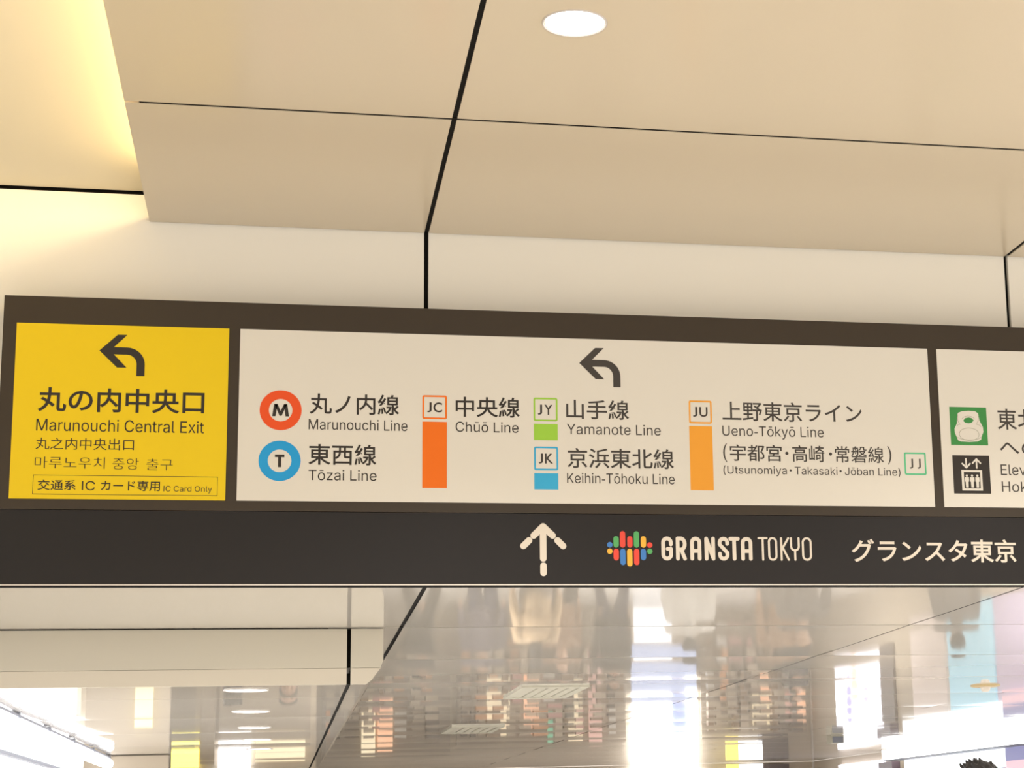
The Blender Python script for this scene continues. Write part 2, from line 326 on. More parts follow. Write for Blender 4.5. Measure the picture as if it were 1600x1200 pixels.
# outlines of the plain sans-serif capitals and small letters: advance, then contours (1/1000)
GLYPHS = {
    '(': (273, '89,207 90,244 94,283 101,324 107,354 114,384 122,413 132,441 145,477 160,510 177,539 236,539 219,503 204,466 191,428 179,390 169,351 161,313 156,276 152,241 151,207 152,176 155,145 160,115 167,83 177,50 188,16 198,-10 209,-38 222,-66 236,-96 177,-96 156,-59 139,-21 124,16 111,55 102,93 95,131 90,169'),
    ')': (273, '37,-96 52,-66 64,-37 76,-9 86,18 97,52 106,85 113,116 118,147 121,177 122,207 121,241 117,276 112,313 104,351 94,390 82,428 69,466 54,503 37,539 97,539 113,510 128,477 142,441 151,413 159,384 167,354 173,323 179,283 183,244 184,207 183,168 178,130 171,92 161,53 149,15 134,-22 117,-59 97,-96'),
    '-': (262, '36,204 226,204 226,150 36,150'),
    'C': (510, '267,-7 235,-5 205,1 177,11 150,25 126,42 104,63 86,88 70,115 57,146 48,179 42,215 40,254 42,293 48,329 57,362 70,393 86,421 104,445 126,466 150,484 177,498 205,508 235,514 267,516 293,514 317,511 340,504 362,496 383,485 402,471 419,456 435,438 448,418 459,397 467,373 473,348 408,348 404,365 397,380 389,395 380,407 369,418 357,428 344,437 330,444 315,449 300,453 284,455 267,456 237,453 209,445 184,432 161,414 141,391 125,364 113,332 106,295 103,254 106,213 113,177 125,145 141,117 161,94 184,76 210,63 237,56 267,53 284,54 300,56 315,60 330,65 344,72 357,81 369,90 380,102 389,114 397,128 404,144 408,160 473,160 467,135 459,112 448,91 435,71 420,53 402,38 383,24 363,13 341,5 317,-2 293,-6'),
    'E': (419, '60,0 60,509 372,509 372,452 125,452 125,286 355,286 355,229 125,229 125,57 375,57 375,0'),
    'H': (517, '60,0 60,509 125,509 125,289 392,289 392,509 457,509 457,0 392,0 392,232 125,232 125,0'),
    'I': (187, '61,0 61,509 126,509 126,0'),
    'J': (396, '185,-7 143,-2 106,11 75,33 57,55 44,81 36,111 33,145 33,173 98,173 98,145 100,117 108,93 122,74 139,61 160,53 185,50 209,53 230,61 248,74 261,93 269,117 272,145 272,509 336,509 336,145 334,111 326,81 313,55 294,33 263,11 227,-2'),
    'K': (467, '104,145 104,216 116,231 128,246 139,261 151,275 162,289 174,303 187,317 199,331 212,344 364,509 448,509 231,276 228,276|60,0 60,509 125,509 125,334 124,225 125,193 125,0|372,0 188,259 228,309 449,0'),
    'L': (393, '60,0 60,509 125,509 125,57 361,57 361,0'),
    'M': (628, '60,0 60,509 150,509 314,88 478,509 568,509 568,0 505,0 505,400 342,0 286,0 122,400 122,0'),
    'O': (533, '267,-7 235,-5 205,1 177,11 150,25 126,42 105,63 86,88 70,115 57,146 48,179 42,215 40,254 42,293 48,329 57,362 70,393 86,421 105,445 126,466 150,484 177,498 205,508 235,514 267,516 299,514 329,508 357,498 384,484 408,466 429,445 448,421 464,393 477,362 486,329 491,293 493,254 491,215 486,179 477,146 464,115 448,88 429,63 408,42 384,25 357,11 329,1 299,-5|267,53 296,55 324,63 349,76 372,94 392,116 408,144 420,176 428,213 430,254 428,295 420,332 408,365 392,392 372,415 349,433 324,446 296,453 267,456 237,453 210,445 184,433 161,415 142,392 125,364 113,332 106,295 103,254 106,213 113,176 125,144 142,117 161,94 184,76 210,63 237,55'),
    'T': (449, '32,452 32,509 417,509 417,452 257,452 257,0 193,0 193,452'),
    'U': (517, '259,-8 220,-6 186,2 154,15 126,33 103,55 85,80 71,108 63,140 60,173 60,509 124,509 124,178 126,155 132,133 141,113 153,95 169,80 187,68 208,59 232,53 259,52 285,53 309,59 331,68 349,80 364,95 377,113 385,133 391,155 393,178 393,509 457,509 457,173 454,140 446,108 433,80 414,55 391,33 363,15 332,2 297,-6'),
    'Y': (472, '203,0 203,208 16,509 91,509 192,344 203,327 213,309 222,292 231,274 240,254 250,230 224,230 233,254 242,275 251,293 260,310 270,327 280,344 381,509 455,509 268,208 268,0'),
    'a': (389, '160,-9 137,-7 115,-3 94,5 76,15 60,29 48,45 38,63 32,84 30,108 32,128 36,146 43,161 53,174 64,184 78,193 92,200 108,206 125,211 143,214 161,217 178,220 234,227 247,229 257,231 265,235 271,240 274,246 276,255 276,257 275,272 272,285 267,297 260,307 251,315 240,322 227,327 212,330 196,331 178,330 163,327 149,322 137,316 127,309 118,301 110,292 104,283 100,274 41,291 51,313 64,331 79,346 95,358 114,368 133,375 153,380 173,383 194,384 208,384 223,382 239,379 255,375 271,369 286,360 300,350 312,336 322,320 330,301 335,278 337,251 337,0 277,0 277,52 272,52 267,43 260,34 252,25 242,16 229,8 215,1 199,-4 181,-7|170,45 192,47 211,51 228,59 242,68 254,80 263,93 270,108 274,122 276,138 276,190 272,187 267,184 259,182 251,180 241,178 231,176 200,171 175,168 161,166 147,163 134,159 122,153 112,147 103,139 97,130 93,118 92,105 93,93 96,82 102,72 109,64 119,57 130,52 142,48 156,46'),
    'b': (424, '229,-8 208,-7 189,-3 172,4 159,12 147,21 138,31 130,41 123,50 118,59 112,59 112,0 53,0 53,509 114,509 114,319 118,319 123,327 130,336 137,346 147,355 158,364 171,373 188,379 207,383 229,384 259,382 287,374 313,361 335,342 354,320 370,293 381,261 388,227 390,189 388,151 381,116 370,84 355,57 336,34 313,16 288,3 260,-6|220,47 242,49 262,55 279,66 294,80 306,97 316,117 323,139 327,163 328,189 327,215 323,239 316,261 307,281 295,298 280,311 262,322 243,328 220,330 198,328 178,322 161,312 147,299 134,282 125,263 118,241 114,216 113,189 114,162 118,138 125,115 135,95 147,78 162,65 179,55 198,49'),
    'c': (396, '207,-8 174,-5 144,3 117,16 93,35 72,58 56,85 44,116 37,150 34,187 37,225 44,260 56,291 72,318 93,341 117,360 144,374 174,382 207,384 226,384 243,381 260,377 276,371 291,364 305,356 318,346 330,335 340,322 349,308 356,293 362,277 303,262 300,272 295,281 290,289 284,297 278,304 270,311 261,316 252,321 242,325 231,328 220,329 207,330 184,328 163,321 145,310 130,296 118,278 108,258 102,236 98,212 96,187 98,163 102,139 108,117 118,97 130,80 145,66 163,55 184,49 207,46 220,47 232,49 243,52 253,55 262,60 271,66 279,73 285,80 292,89 297,98 301,107 304,117 363,102 357,86 350,70 341,56 331,43 319,32 306,21 292,12 277,5 261,-1 244,-5 226,-7'),
    'd': (424, '195,-8 165,-6 137,3 111,16 89,34 70,57 55,84 43,116 36,151 34,189 36,227 43,261 55,293 70,320 89,342 112,361 137,374 165,382 196,384 218,383 237,379 253,373 267,364 278,355 287,346 295,336 301,327 306,319 311,319 311,509 372,509 372,0 313,0 313,59 307,59 301,50 295,41 287,31 277,21 266,12 252,4 236,-3 217,-7|205,47 226,49 246,55 263,65 278,78 290,95 299,115 306,138 310,162 312,189 310,216 306,241 300,263 290,282 278,299 263,312 246,322 227,328 205,330 182,328 162,322 145,311 130,298 118,281 108,261 102,239 98,215 96,189 98,163 102,139 109,117 118,97 130,80 145,66 162,55 182,49'),
    'e': (404, '212,-8 177,-5 145,3 117,16 92,35 72,58 56,85 44,116 37,150 34,187 36,224 44,258 55,290 71,317 91,340 115,359 142,373 172,382 205,384 226,383 246,380 266,374 285,366 303,355 319,341 334,324 347,305 357,282 365,256 370,227 371,194 371,169 75,169 75,221 338,221 310,202 308,226 304,248 298,269 288,286 277,301 263,314 246,323 227,328 205,330 183,328 164,323 146,313 131,301 119,286 109,270 102,251 97,231 96,211 96,178 98,151 102,127 110,106 121,88 135,73 151,61 169,53 190,48 212,46 227,47 241,49 254,53 265,58 276,65 285,73 294,82 300,93 306,105 365,91 358,72 348,55 335,39 320,26 302,14 283,4 261,-3 237,-7'),
    'h': (410, '114,227 114,0 53,0 53,509 114,509 114,287 102,287 116,319 132,344 152,362 175,374 200,382 227,384 252,383 275,377 295,369 313,356 328,340 341,321 350,298 355,271 357,240 357,0 296,0 296,235 293,263 286,286 273,304 256,318 235,326 210,329 192,328 176,324 161,317 147,308 136,297 126,283 119,266 115,248'),
    'i': (167, '53,0 53,379 114,379 114,0|84,443 73,444 63,448 54,455 47,463 43,472 41,483 43,494 47,504 54,512 63,518 73,522 84,524 95,522 105,518 114,512 121,504 125,494 126,483 125,472 121,463 114,455 105,448 95,444'),
    'k': (381, '110,137 110,212 121,212 284,379 360,379 184,199 177,199|53,0 53,509 114,509 114,0|294,0 148,186 191,229 372,0'),
    'l': (189, '139,-2 112,0 91,8 74,20 62,37 55,59 53,84 53,509 114,509 114,99 114,83 117,71 120,62 126,57 135,53 146,52 160,53 170,54 181,3 162,-1 154,-2 147,-2'),
    'm': (610, '53,0 53,379 112,379 112,295 108,295 114,314 122,331 132,346 144,358 158,368 172,376 187,382 203,385 219,386 245,383 268,375 287,361 303,342 314,320 321,295 312,295 318,312 326,329 337,343 350,356 364,366 381,375 398,381 417,385 437,386 458,385 478,380 497,372 514,361 529,346 541,328 550,307 555,283 557,255 557,0 496,0 496,254 493,279 485,298 473,313 456,323 438,329 419,330 402,329 387,326 374,320 363,312 353,302 345,290 340,277 336,263 335,247 335,0 274,0 274,260 272,280 265,297 253,311 238,322 220,328 199,330 185,329 171,326 158,320 145,312 135,302 126,289 119,274 115,257 114,238 114,0'),
    'n': (410, '114,227 114,0 53,0 53,379 112,379 112,287 102,287 116,319 132,344 152,362 175,374 200,382 227,384 252,383 275,377 295,369 313,356 328,340 341,321 350,298 355,271 357,240 357,0 296,0 296,235 293,263 286,286 273,304 256,318 235,326 210,329 192,328 176,324 161,317 147,308 136,297 126,283 119,266 115,248'),
    'o': (415, '207,-8 174,-5 144,3 117,16 93,35 72,58 56,85 44,116 37,150 34,187 37,225 44,260 56,291 72,318 93,341 117,360 144,374 174,382 207,384 241,382 271,374 299,360 323,341 343,318 359,291 371,260 379,225 381,187 379,150 371,116 359,85 343,58 323,35 299,16 271,3 241,-5|207,46 231,49 252,55 270,66 285,80 298,97 307,117 314,139 318,163 319,187 318,212 314,236 307,258 298,278 285,296 270,310 252,321 231,328 207,330 184,328 163,321 145,310 130,296 118,278 108,258 102,236 98,212 96,187 98,163 102,139 108,117 118,97 130,80 145,66 163,55 184,49'),
    'r': (259, '53,0 53,379 112,379 112,321 115,321 124,339 137,354 152,367 171,377 191,383 213,385 229,384 243,384 243,322 230,324 223,325 215,326 207,326 190,324 174,321 159,315 146,306 135,296 126,284 119,269 115,254 114,237 114,0'),
    's': (365, '182,-8 157,-7 133,-3 112,3 93,12 76,24 62,38 50,54 41,73 36,94 94,107 101,87 111,72 124,60 141,52 160,47 181,45 206,47 227,53 244,62 258,74 265,88 268,103 266,115 262,126 254,136 243,144 229,150 212,155 149,170 118,180 92,192 72,208 58,227 50,249 47,274 49,295 55,314 65,332 79,347 95,360 115,370 137,378 161,383 187,384 212,383 234,379 254,372 271,363 286,352 299,339 309,324 318,308 324,290 268,277 262,291 254,304 243,316 228,325 210,331 187,333 166,331 147,326 131,317 119,305 111,292 109,277 110,264 115,253 124,243 136,235 152,229 172,223 229,209 261,200 287,187 306,171 320,153 328,131 331,107 329,85 323,65 312,47 298,31 281,18 260,6 236,-2 210,-7'),
    't': (227, '204,379 204,327 6,327 6,379|65,471 126,471 126,98 127,83 130,70 136,61 144,55 156,51 170,50 185,51 202,54 213,2 207,0 200,-2 192,-3 184,-3 176,-4 168,-4 138,-1 113,7 92,21 77,41 68,64 65,93'),
    'u': (410, '182,-5 158,-3 135,2 115,11 97,23 82,39 69,59 60,82 54,109 53,139 53,379 114,379 114,144 116,117 124,94 137,75 154,61 175,53 200,50 218,51 234,55 249,62 263,71 274,83 283,97 290,113 295,132 296,153 296,379 357,379 357,0 298,0 298,92 307,92 294,60 277,35 257,17 234,5 209,-3'),
    'v': (389, '163,0 17,379 84,379 165,155 173,132 180,110 187,87 193,64 199,42 206,21 184,21 191,42 197,64 203,87 209,110 216,132 224,155 305,379 371,379 226,0'),
    'x': (379, '21,0 171,218 171,171 29,379 100,379 147,306 159,287 170,270 179,253 188,237 198,221 207,206 175,206 185,221 194,237 202,253 211,270 222,287 233,306 282,379 352,379 209,169 209,214 358,0 287,0 231,85 219,103 209,120 200,136 191,152 182,167 173,182 205,182 195,167 187,152 178,136 170,120 160,103 148,85 91,0'),
    'y': (389, '47,-139 61,-86 71,-87 83,-89 94,-90 104,-89 113,-86 122,-81 130,-74 138,-64 145,-51 151,-36 163,-1 17,379 84,379 165,155 173,132 180,109 187,87 193,64 199,42 206,21 184,21 190,42 196,64 202,87 209,110 216,132 224,155 305,379 371,379 204,-58 196,-77 187,-93 177,-107 165,-119 153,-128 139,-136 125,-141 109,-144 91,-145 82,-145 73,-144 65,-143 57,-142 52,-140'),
    'z': (380, '42,0 42,46 254,320 254,323 48,323 48,379 333,379 333,331 126,60 126,56 339,56 339,0'),
    '·': (196, '98,196 86,198 75,202 66,210 58,219 54,230 52,242 54,254 58,265 66,274 75,282 86,286 98,287 110,286 121,282 130,274 138,265 142,254 144,242 142,230 138,219 130,210 121,202 110,198'),
    'ō': (415, '207,-8 174,-5 144,3 117,16 93,35 72,58 56,85 44,116 37,150 34,187 37,225 44,260 56,291 72,318 93,341 117,360 144,374 174,382 207,384 241,382 271,374 299,360 323,341 343,318 359,291 371,260 379,225 381,187 379,150 371,116 359,85 343,58 323,35 299,16 271,3 241,-5|207,46 231,49 252,55 270,66 285,80 298,97 307,117 314,139 318,163 319,187 318,212 314,236 307,258 298,278 285,296 270,310 252,321 231,328 207,330 184,328 163,321 145,310 130,296 118,278 108,258 102,236 98,212 96,187 98,163 102,139 108,117 118,97 130,80 145,66 163,55 184,49|302,506 302,458 113,458 113,506'),
    'ū': (410, '182,-5 158,-3 135,2 115,11 97,23 82,39 69,59 60,82 54,109 53,139 53,379 114,379 114,144 116,117 124,94 137,75 154,61 175,53 200,50 218,51 234,55 249,62 263,71 274,83 283,97 290,113 295,132 296,153 296,379 357,379 357,0 298,0 298,92 307,92 294,60 277,35 257,17 234,5 209,-3|299,506 299,458 110,458 110,506'),
}

def latin_runs(body, track=0):
    """lays out body with GLYPHS; returns one list of (verts, faces) per word, in 1/1000 em"""
    words = [[]]; x = 0
    for ch in body:
        if ch == ' ': x += 190; words.append([]); continue
        adv, data = GLYPHS[ch]
        cs = [[tuple(map(int, p.split(','))) for p in q.split(' ')] for q in data.split('|')]
        ar = [sum(a[0] * b_[1] - a[1] * b_[0] for a, b_ in zip(c, c[1:] + c[:1])) for c in cs]
        holes = [c for c, a in zip(cs, ar) if a > 0]
        for c, a in zip(cs, ar):
            if a > 0: continue
            cu = bpy.data.curves.new('outline', 'CURVE'); cu.dimensions = '2D'; cu.fill_mode = 'BOTH'
            bx = (min(p[0] for p in c), max(p[0] for p in c), min(p[1] for p in c), max(p[1] for p in c))
            for q in [c] + [h for h in holes if bx[0] < h[0][0] < bx[1] and bx[2] < h[0][1] < bx[3]]:
                sp = cu.splines.new('POLY'); sp.points.add(len(q) - 1); sp.use_cyclic_u = True
                for k, p in enumerate(q): sp.points[k].co = (p[0] / 1000, p[1] / 1000, 0, 1)
            o = bpy.data.objects.new('outline', cu); C.objects.link(o); bpy.context.view_layer.update()
            me = bpy.data.meshes.new_from_object(o.evaluated_get(bpy.context.evaluated_depsgraph_get()))
            words[-1].append(([(x + v.co.x * 1000, v.co.y * 1000) for v in me.vertices], [tuple(f.vertices) for f in me.polygons]))
            bpy.data.objects.remove(o); bpy.data.curves.remove(cu); bpy.data.meshes.remove(me)
        x += adv + track
    return [w_ for w_ in words if w_]
def latin(parent, mt, body, u0, u1, v0, v1, d=INK, track=0):
    """one part per word; the line's ink fills u0..u1, capitals stand from v0 down to the baseline v1"""
    ws = latin_runs(body, track); xs = [p[0] for w_ in ws for vs, _ in w_ for p in vs]; xa, xb = min(xs), max(xs)
    for w_ in ws:
        b = MB()
        for vs, fs in w_:
            q = [b.bm.verts.new(P(u0 + (x - xa) / (xb - xa) * (u1 - u0), v1 - y / 509 * (v1 - v0), d)) for x, y in vs]
            for f in fs:
                try: b.bm.faces.new([q[i] for i in f])
                except ValueError: pass
        b.build('lettering', mt, parent)
def lettering(parent, mt, body, u0, u1, v0, v1, weight=0.0, cap=None, d=INK):
    b = MB(); letters(b, body, u0, u1, v0, v1, weight, cap, d); return b.build('lettering', mt, parent)

# ------------------------------------------------------------------ the long direction sign
SW = 5200                        # the sign runs on past the right edge of the view
sign = thing('direction_sign', 'long dark framed overhead direction sign with yellow and white panels on the wall', 'sign', P(SW / 2, 782, -0.148))
b = MB(); ubox(b, 0, SW, 0, 782, -0.148, 0); b.build('housing', M_FRAME, sign)

def turn_arrow(parent, du, mt):
    pts = [(334.2, 197.8), (396.5, 136.8), (430.0, 136.8), (383.9, 184.2), (430, 184.2)]
    pts += arc(430, 247.5, 63.5, 63.3, -90, 0, 10)[1:] + [(493.5, 290), (465.1, 290)]
    pts += arc(430, 247.5, 35.1, 36.5, 0, -90, 10) + [(384.6, 210.9), (430.6, 260), (397.2, 260)]
    b = MB(); poly(b, [(u + du, v) for u, v in pts]); b.bm.normal_update(); bmesh.ops.triangulate(b.bm, faces=b.bm.faces[:])
    return b.build('arrow', mt, parent)

# yellow exit panel
yp = MB(); ubox(yp, 47, 788.3, 102, 744.5, 0, 0.004); ex = yp.build('exit_panel', M_YELLOW, sign); ex['label'] = 'yellow exit panel'
turn_arrow(ex, 0, M_INK)
lettering(ex, M_INK, '丸の内中央口', 130, 706.5, 338, 427.5, 0.017)
latin(ex, M_INK, 'Marunouchi Central Exit', 128.8, 707.5, 455, 498)
lettering(ex, M_INK, '丸之内中央出口', 129.5, 465.5, 523, 566, 0.0)
for t_, a_, c_, e_, f_ in (('마루노우치', 129, 367.5, 592.4, 634.5), ('중앙', 393.8, 484.3, 594, 636), ('출구', 510, 602, 595, 637)):
    lettering(ex, M_INK, t_, a_, c_, e_, f_, -0.010)
b = MB(); o = [(125.6, 658.5), (760.6, 658.5), (760.6, 729), (125.6, 729)]
ring_poly(b, o, [(127.4, 660.3), (758.8, 660.3), (758.8, 727.2), (127.4, 727.2)]); b.build('notice_frame', M_INK, ex)
lettering(ex, M_INK, '交通系', 142, 271.5, 676, 713.5, 0.010)
lettering(ex, M_INK, 'カード専用', 356.7, 560, 676, 714, 0.010)
latin(ex, M_INK, 'IC', 292, 337, 680, 712.5)
latin(ex, M_INK, 'IC Card Only', 572.5, 741.3, 693.6, 713.9)

# white railway panel
wp = MB(); ubox(wp, 828, 3498.2, 102, 744.5, 0, 0.004); rp = wp.build('railway_panel', M_WHITE, sign); rp['label'] = 'wide white panel of railway lines'
turn_arrow(rp, 1755.2, M_INKG)
def metro(cu, cv, shapes, mt, name_w):
    b = MB(); ring_poly(b, circle(cu, cv, 75.3), circle(cu, cv, 42.2)); b.mi = 1
    for sh in shapes: poly(b, [(cu + x, cv + y) for x, y in sh])
    o = b.build('metro_symbol', [mt, M_INK], rp); o['label'] = name_w
metro(978.2, 406.4, [[(-30, 23), (-23.5, -23.5), (-11.5, -23.5), (-18, 23)], [(30, 23), (18, 23), (11.5, -23.5), (23.5, -23.5)],
                     [(-22.5, -23.5), (-11.5, -23.5), (0, 3), (0, 21), (-4, 21)], [(22.5, -23.5), (4, 21), (0, 21), (0, 3), (11.5, -23.5)]], M_RED, 'red ring with the letter M')
metro(977.8, 596.1, [[(-17, -23.5), (17, -23.5), (17, -13.5), (-17, -13.5)], [(-5.8, -13.5), (5.8, -13.5), (5.8, 23.5), (-5.8, 23.5)]], M_BLUE, 'blue ring with the letter T')
def station(u0, u1, v0, v1, code, mt, cu0, cu1, cv0, cv1, label):
    b = MB(); ring_poly(b, rrect(u0, u1, v0, v1, 7), rrect(u0 + 6.4, u1 - 6.4, v0 + 6.4, v1 - 6.4, 2.5)); b.mi = 1
    if code == 'JJ': letters(b, 'J', cu0, cu0 + 14.5, cv0, cv1, 0.010); letters(b, 'J', cu1 - 14.5, cu1, cv0, cv1, 0.010)
    else: letters(b, code[0], cu0, cu0 + (cu1 - cu0) * 0.30, cv0, cv1, 0.014); letters(b, code[1], cu0 + (cu1 - cu0) * (0.42 if code[1] == 'C' else 0.44), cu1, cv0, cv1, 0.014)
    o = b.build('line_symbol', [mt, M_INK if code == 'JC' else M_INKG], rp); o['label'] = label
def bar(u0, u1, v0, v1, mt, label):
    b = MB(); poly(b, [(u0, v0), (u1, v0), (u1, v1), (u0, v1)]); o = b.build('colour_bar', mt, rp); o['label'] = label
station(1494.8, 1585.8, 338, 429, 'JC', M_OR, 1512.5, 1568, 364.5, 403, 'orange square outline with the letters JC')
bar(1495, 1585.7, 439, 691.3, M_OR, 'tall orange bar')
station(1912.2, 2003.8, 338, 429, 'JY', M_GRN, 1928.3, 1984.5, 364.8, 404, 'green square outline with the letters JY')
bar(1912.6, 2003.8, 439.5, 502.3, M_GRN, 'short green bar')
station(1912.8, 2004, 527.4, 618.5, 'JK', M_SKY, 1929.8, 1985, 553.8, 592.5, 'blue square outline with the letters JK')
bar(1913, 2003.8, 629.5, 692, M_SKY, 'short blue bar')
station(2514.6, 2605.2, 335.5, 426.5, 'JU', M_AMB, 2530.5, 2588.5, 361, 400, 'amber square outline with the letters JU')
bar(2514.2, 2605, 436.8, 688.5, M_AMB, 'tall amber bar')
station(3379, 3469.6, 527, 617.5, 'JJ', M_JJ, 3401, 3447, 552.5, 592, 'mint green square outline with the letters JJ')
for (t, u0, u1, v0, v1, wt, m) in (
    ('丸ノ内線', 1082, 1409.3, 339.5, 418, 0.011, M_INK), ('東西線', 1080.4, 1326.6, 530.5, 609, 0.011, M_INK), ('中央線', 1618.5, 1860.2, 340, 418, 0.011, M_INK),
    ('山手線', 2036.8, 2279.8, 342, 418, 0.010, M_INKG), ('京浜東北線', 2039.5, 2450.9, 530, 608, 0.010, M_INKG), ('上野東京ライン', 2647.6, 3212.4, 335, 413, 0.008, M_INKG),
    ('(', 2645.9, 2662, 503, 577, 0.0, M_INKG), ('宇都宮', 2673, 2880.5, 506, 572, 0.008, M_INKG), ('・', 2894, 2907, 532, 545, 0.0, M_INKG), ('高崎', 2922.6, 3052.3, 506, 572, 0.008, M_INKG),
    ('・', 3071, 3084, 532, 545, 0.0, M_INKG), ('常磐線', 3095.7, 3295.3, 506, 572, 0.003, M_INKG), (')', 3311, 3327, 503, 577, 0.0, M_INKG),
    ('・', 2909, 2918, 601.5, 610.5, 0.0, M_INKG), ('・', 3111, 3120, 601.5, 610.5, 0.0, M_INKG)):
    lettering(rp, m, t, u0, u1, v0, v1, wt)
for (t, u0, u1, v0, v1, m) in (
    ('Marunouchi Line', 1079.8, 1439.8, 437.5, 476.4, M_INK), ('Tōzai Line', 1082, 1327.9, 627.6, 666.3, M_INK), ('Chūō Line', 1618.5, 1854.8, 437, 475.5, M_INK),
    ('Yamanote Line', 2038.8, 2402, 437.4, 476.6, M_INKG), ('Keihin-Tōhoku Line', 2037.3, 2452.3, 627.4, 666.1, M_INKG), ('Ueno-Tōkyō Line', 2645.4, 3053, 433, 472.4, M_INKG),
    ('(Utsunomiya', 2645.3, 2898, 591.5, 621.5, M_INKG), ('Takasaki', 2930, 3103, 591.5, 621.5, M_INKG), ('Jōban Line)', 3133, 3361, 591.5, 621.5, M_INKG)):
    latin(rp, m, t, u0, u1, v0, v1)

# elevator panel, cut off by the edge of the view
ep = MB(); ubox(ep, 3537, SW - 48, 102, 744.5, 0, 0.004); el = ep.build('elevator_panel', M_WHITE, sign); el['label'] = 'white panel with train and elevator pictograms'
b = MB(); poly(b, [(3578.3, 338.6), (3734.5, 338.6), (3734.5, 493.5), (3578.3, 493.5)], 0.0045); b.mi = 1
poly(b, [(3613.6, 362.9), (3632.8, 355.7), (3659.3, 353.4), (3685.7, 354.6), (3698.2, 362.8), (3703.4, 394.0), (3716.1, 419.3), (3717.3, 439.1), (3709.2, 456.3), (3706.0, 470.5), (3690.3, 478.6), (3655.0, 480.9), (3620.0, 479.8), (3608.6, 474.9), (3603.5, 462.0), (3596.3, 444.1), (3596.0, 427.2), (3606.5, 407.2), (3609.1, 381.7)], 0.005)
b.mi = 0
poly(b, [(3633.5, 395.3), (3642.9, 383.8), (3657.8, 380.7), (3671.1, 383.3), (3678.8, 393.3), (3668.2, 403.2), (3656.4, 405.1), (3643.6, 403.6)], 0.0055)
b.mi = 2
stroke(b, arc(3656.5, 449.5, 42, 25.5, 0, 345, 30)[:-1], 1.6, 0.0055, closed=True)
stroke(b, arc(3656.2, 391, 27, 16, 195, 345, 12), 1.4, 0.0055)
for pts in ([(3612, 372), (3611, 395), (3618, 408)], [(3700, 372), (3697, 395), (3689, 408)], [(3604, 462), (3622, 470), (3656, 473), (3690, 470), (3708, 460)], [(3606, 418), (3612, 411), (3624, 409)], [(3708, 418), (3702, 411), (3690, 409)]):
    stroke(b, pts, 1.4, 0.0055)
b.bm.normal_update(); bmesh.ops.triangulate(b.bm, faces=[f for f in b.bm.faces if len(f.verts) > 4])
o = b.build('train_pictogram', [M_TRG, M_WHITE, mat('pictogram_line', s(150, 150, 128), 0.5)], el); o['label'] = 'green square with a white bullet train front'
b = MB(); poly(b, [(3580.5, 535.5), (3735.6, 535.5), (3735.6, 690), (3580.5, 690)], 0.0045); b.mi = 1
ring_poly(b, [(3615.2, 594.5), (3702, 594.5), (3702, 677.5), (3615.2, 677.5)], [(3624.8, 603), (3692.8, 603), (3692.8, 668.8), (3624.8, 668.8)], 0.005)
stroke(b, [(3636.8, 550), (3636.8, 584)], 6.6, 0.005); stroke(b, [(3620.5, 569), (3636.8, 585.5), (3653, 569)], 6.6, 0.0051)
stroke(b, [(3680.8, 586), (3680.8, 551)], 6.6, 0.005); stroke(b, [(3664.3, 566.5), (3680.8, 550), (3697, 566.5)], 6.6, 0.0051)
for cu in (3636.8, 3659, 3680.8):
    poly(b, circle(cu, 617.5, 4.6, 16), 0.005)
    poly(b, [(cu - 8.6, 624), (cu + 8.6, 624), (cu + 9, 641), (cu + 6.2, 642), (cu + 5.4, 665.5), (cu - 5.4, 665.5), (cu - 6.2, 642), (cu - 9, 641)], 0.005)
o = b.build('elevator_pictogram', [M_INK, M_WHITE], el); o['label'] = 'black square with a white elevator and two arrows'
lettering(el, M_INKG, '東北', 3779.3, 3951, 341, 428, 0.007)
lettering(el, M_INKG, 'への', 3782.9, 3952, 474, 531, 0.007)
latin(el, M_INKG, 'Elev', 3782, 3890, 570, 613)
latin(el, M_INKG, 'Hok', 3782.5, 3892, 639, 681)

# ------------------------------------------------------------------ dark banner sign under it
ban = thing('banner_sign', 'dark navy strip sign with upward arrow and multicoloured emblem under the long direction sign', 'sign', P(SW / 2, 1055.5, -0.038))
b = MB(); ubox(b, 0, SW, 783.5, 1050, -0.040, -0.003); b.build('housing', M_NAVY, ban)
b = MB(); ubox(b, 0, SW, 1050, 1054, -0.040, -0.001); b.build('bottom_trim', M_TRIM, ban)['label'] = 'thin silver strip'
b = MB(); ubox(b, 0, SW, 1054, 1058, -0.040, -0.002); b.build('gap_shadow_strip', M_GAP, ban)['label'] = 'thin black strip drawn as the gap shadow'  # black strip stands in for the shadow in the gap below the trim
BI = -0.002
b = MB(); q = [(1945, 830.6), (1945, 953)]
stroke(b, [(1945, 836), (1945, 953)], 24.5, BI); stroke(b, [(1909.5, 866.6), (1945.2, 831.5), (1981, 866.2)], 24.5, BI + 0.0001)
stroke(b, [(1945.6, 980), (1945.6, 1007)], 24.5, BI); stroke(b, [(1892.1, 884.8), (1871, 905.8)], 24.5, BI); stroke(b, [(1999.3, 884.5), (2020.3, 905.6)], 24.5, BI)
b.build('arrow', M_PALE, ban)
b = MB()
for col, u, va, vb in ((2, 2197.9, 899.6, 900.2), (1, 2222, 877, 900), (0, 2247.4, 857.5, 900), (0, 2275, 877, 900), (1, 2300.4, 858, 900), (3, 2327, 877, 900), (0, 2351.3, 900, 900.6),
                       (3, 2197.5, 924.3, 924.9), (0, 2221.8, 925, 949), (2, 2247.4, 925, 967), (3, 2273.6, 925, 972), (0, 2300.1, 925, 967), (2, 2326, 925, 948), (1, 2351, 924, 924.6)):
    b.mi = col; stroke(b, [(u, va), (u, vb)], 20.6, BI)
b.build('emblem', [M_LR, M_LG, M_LB, M_LY], ban)['label'] = 'emblem of short red, green, blue and yellow strokes'
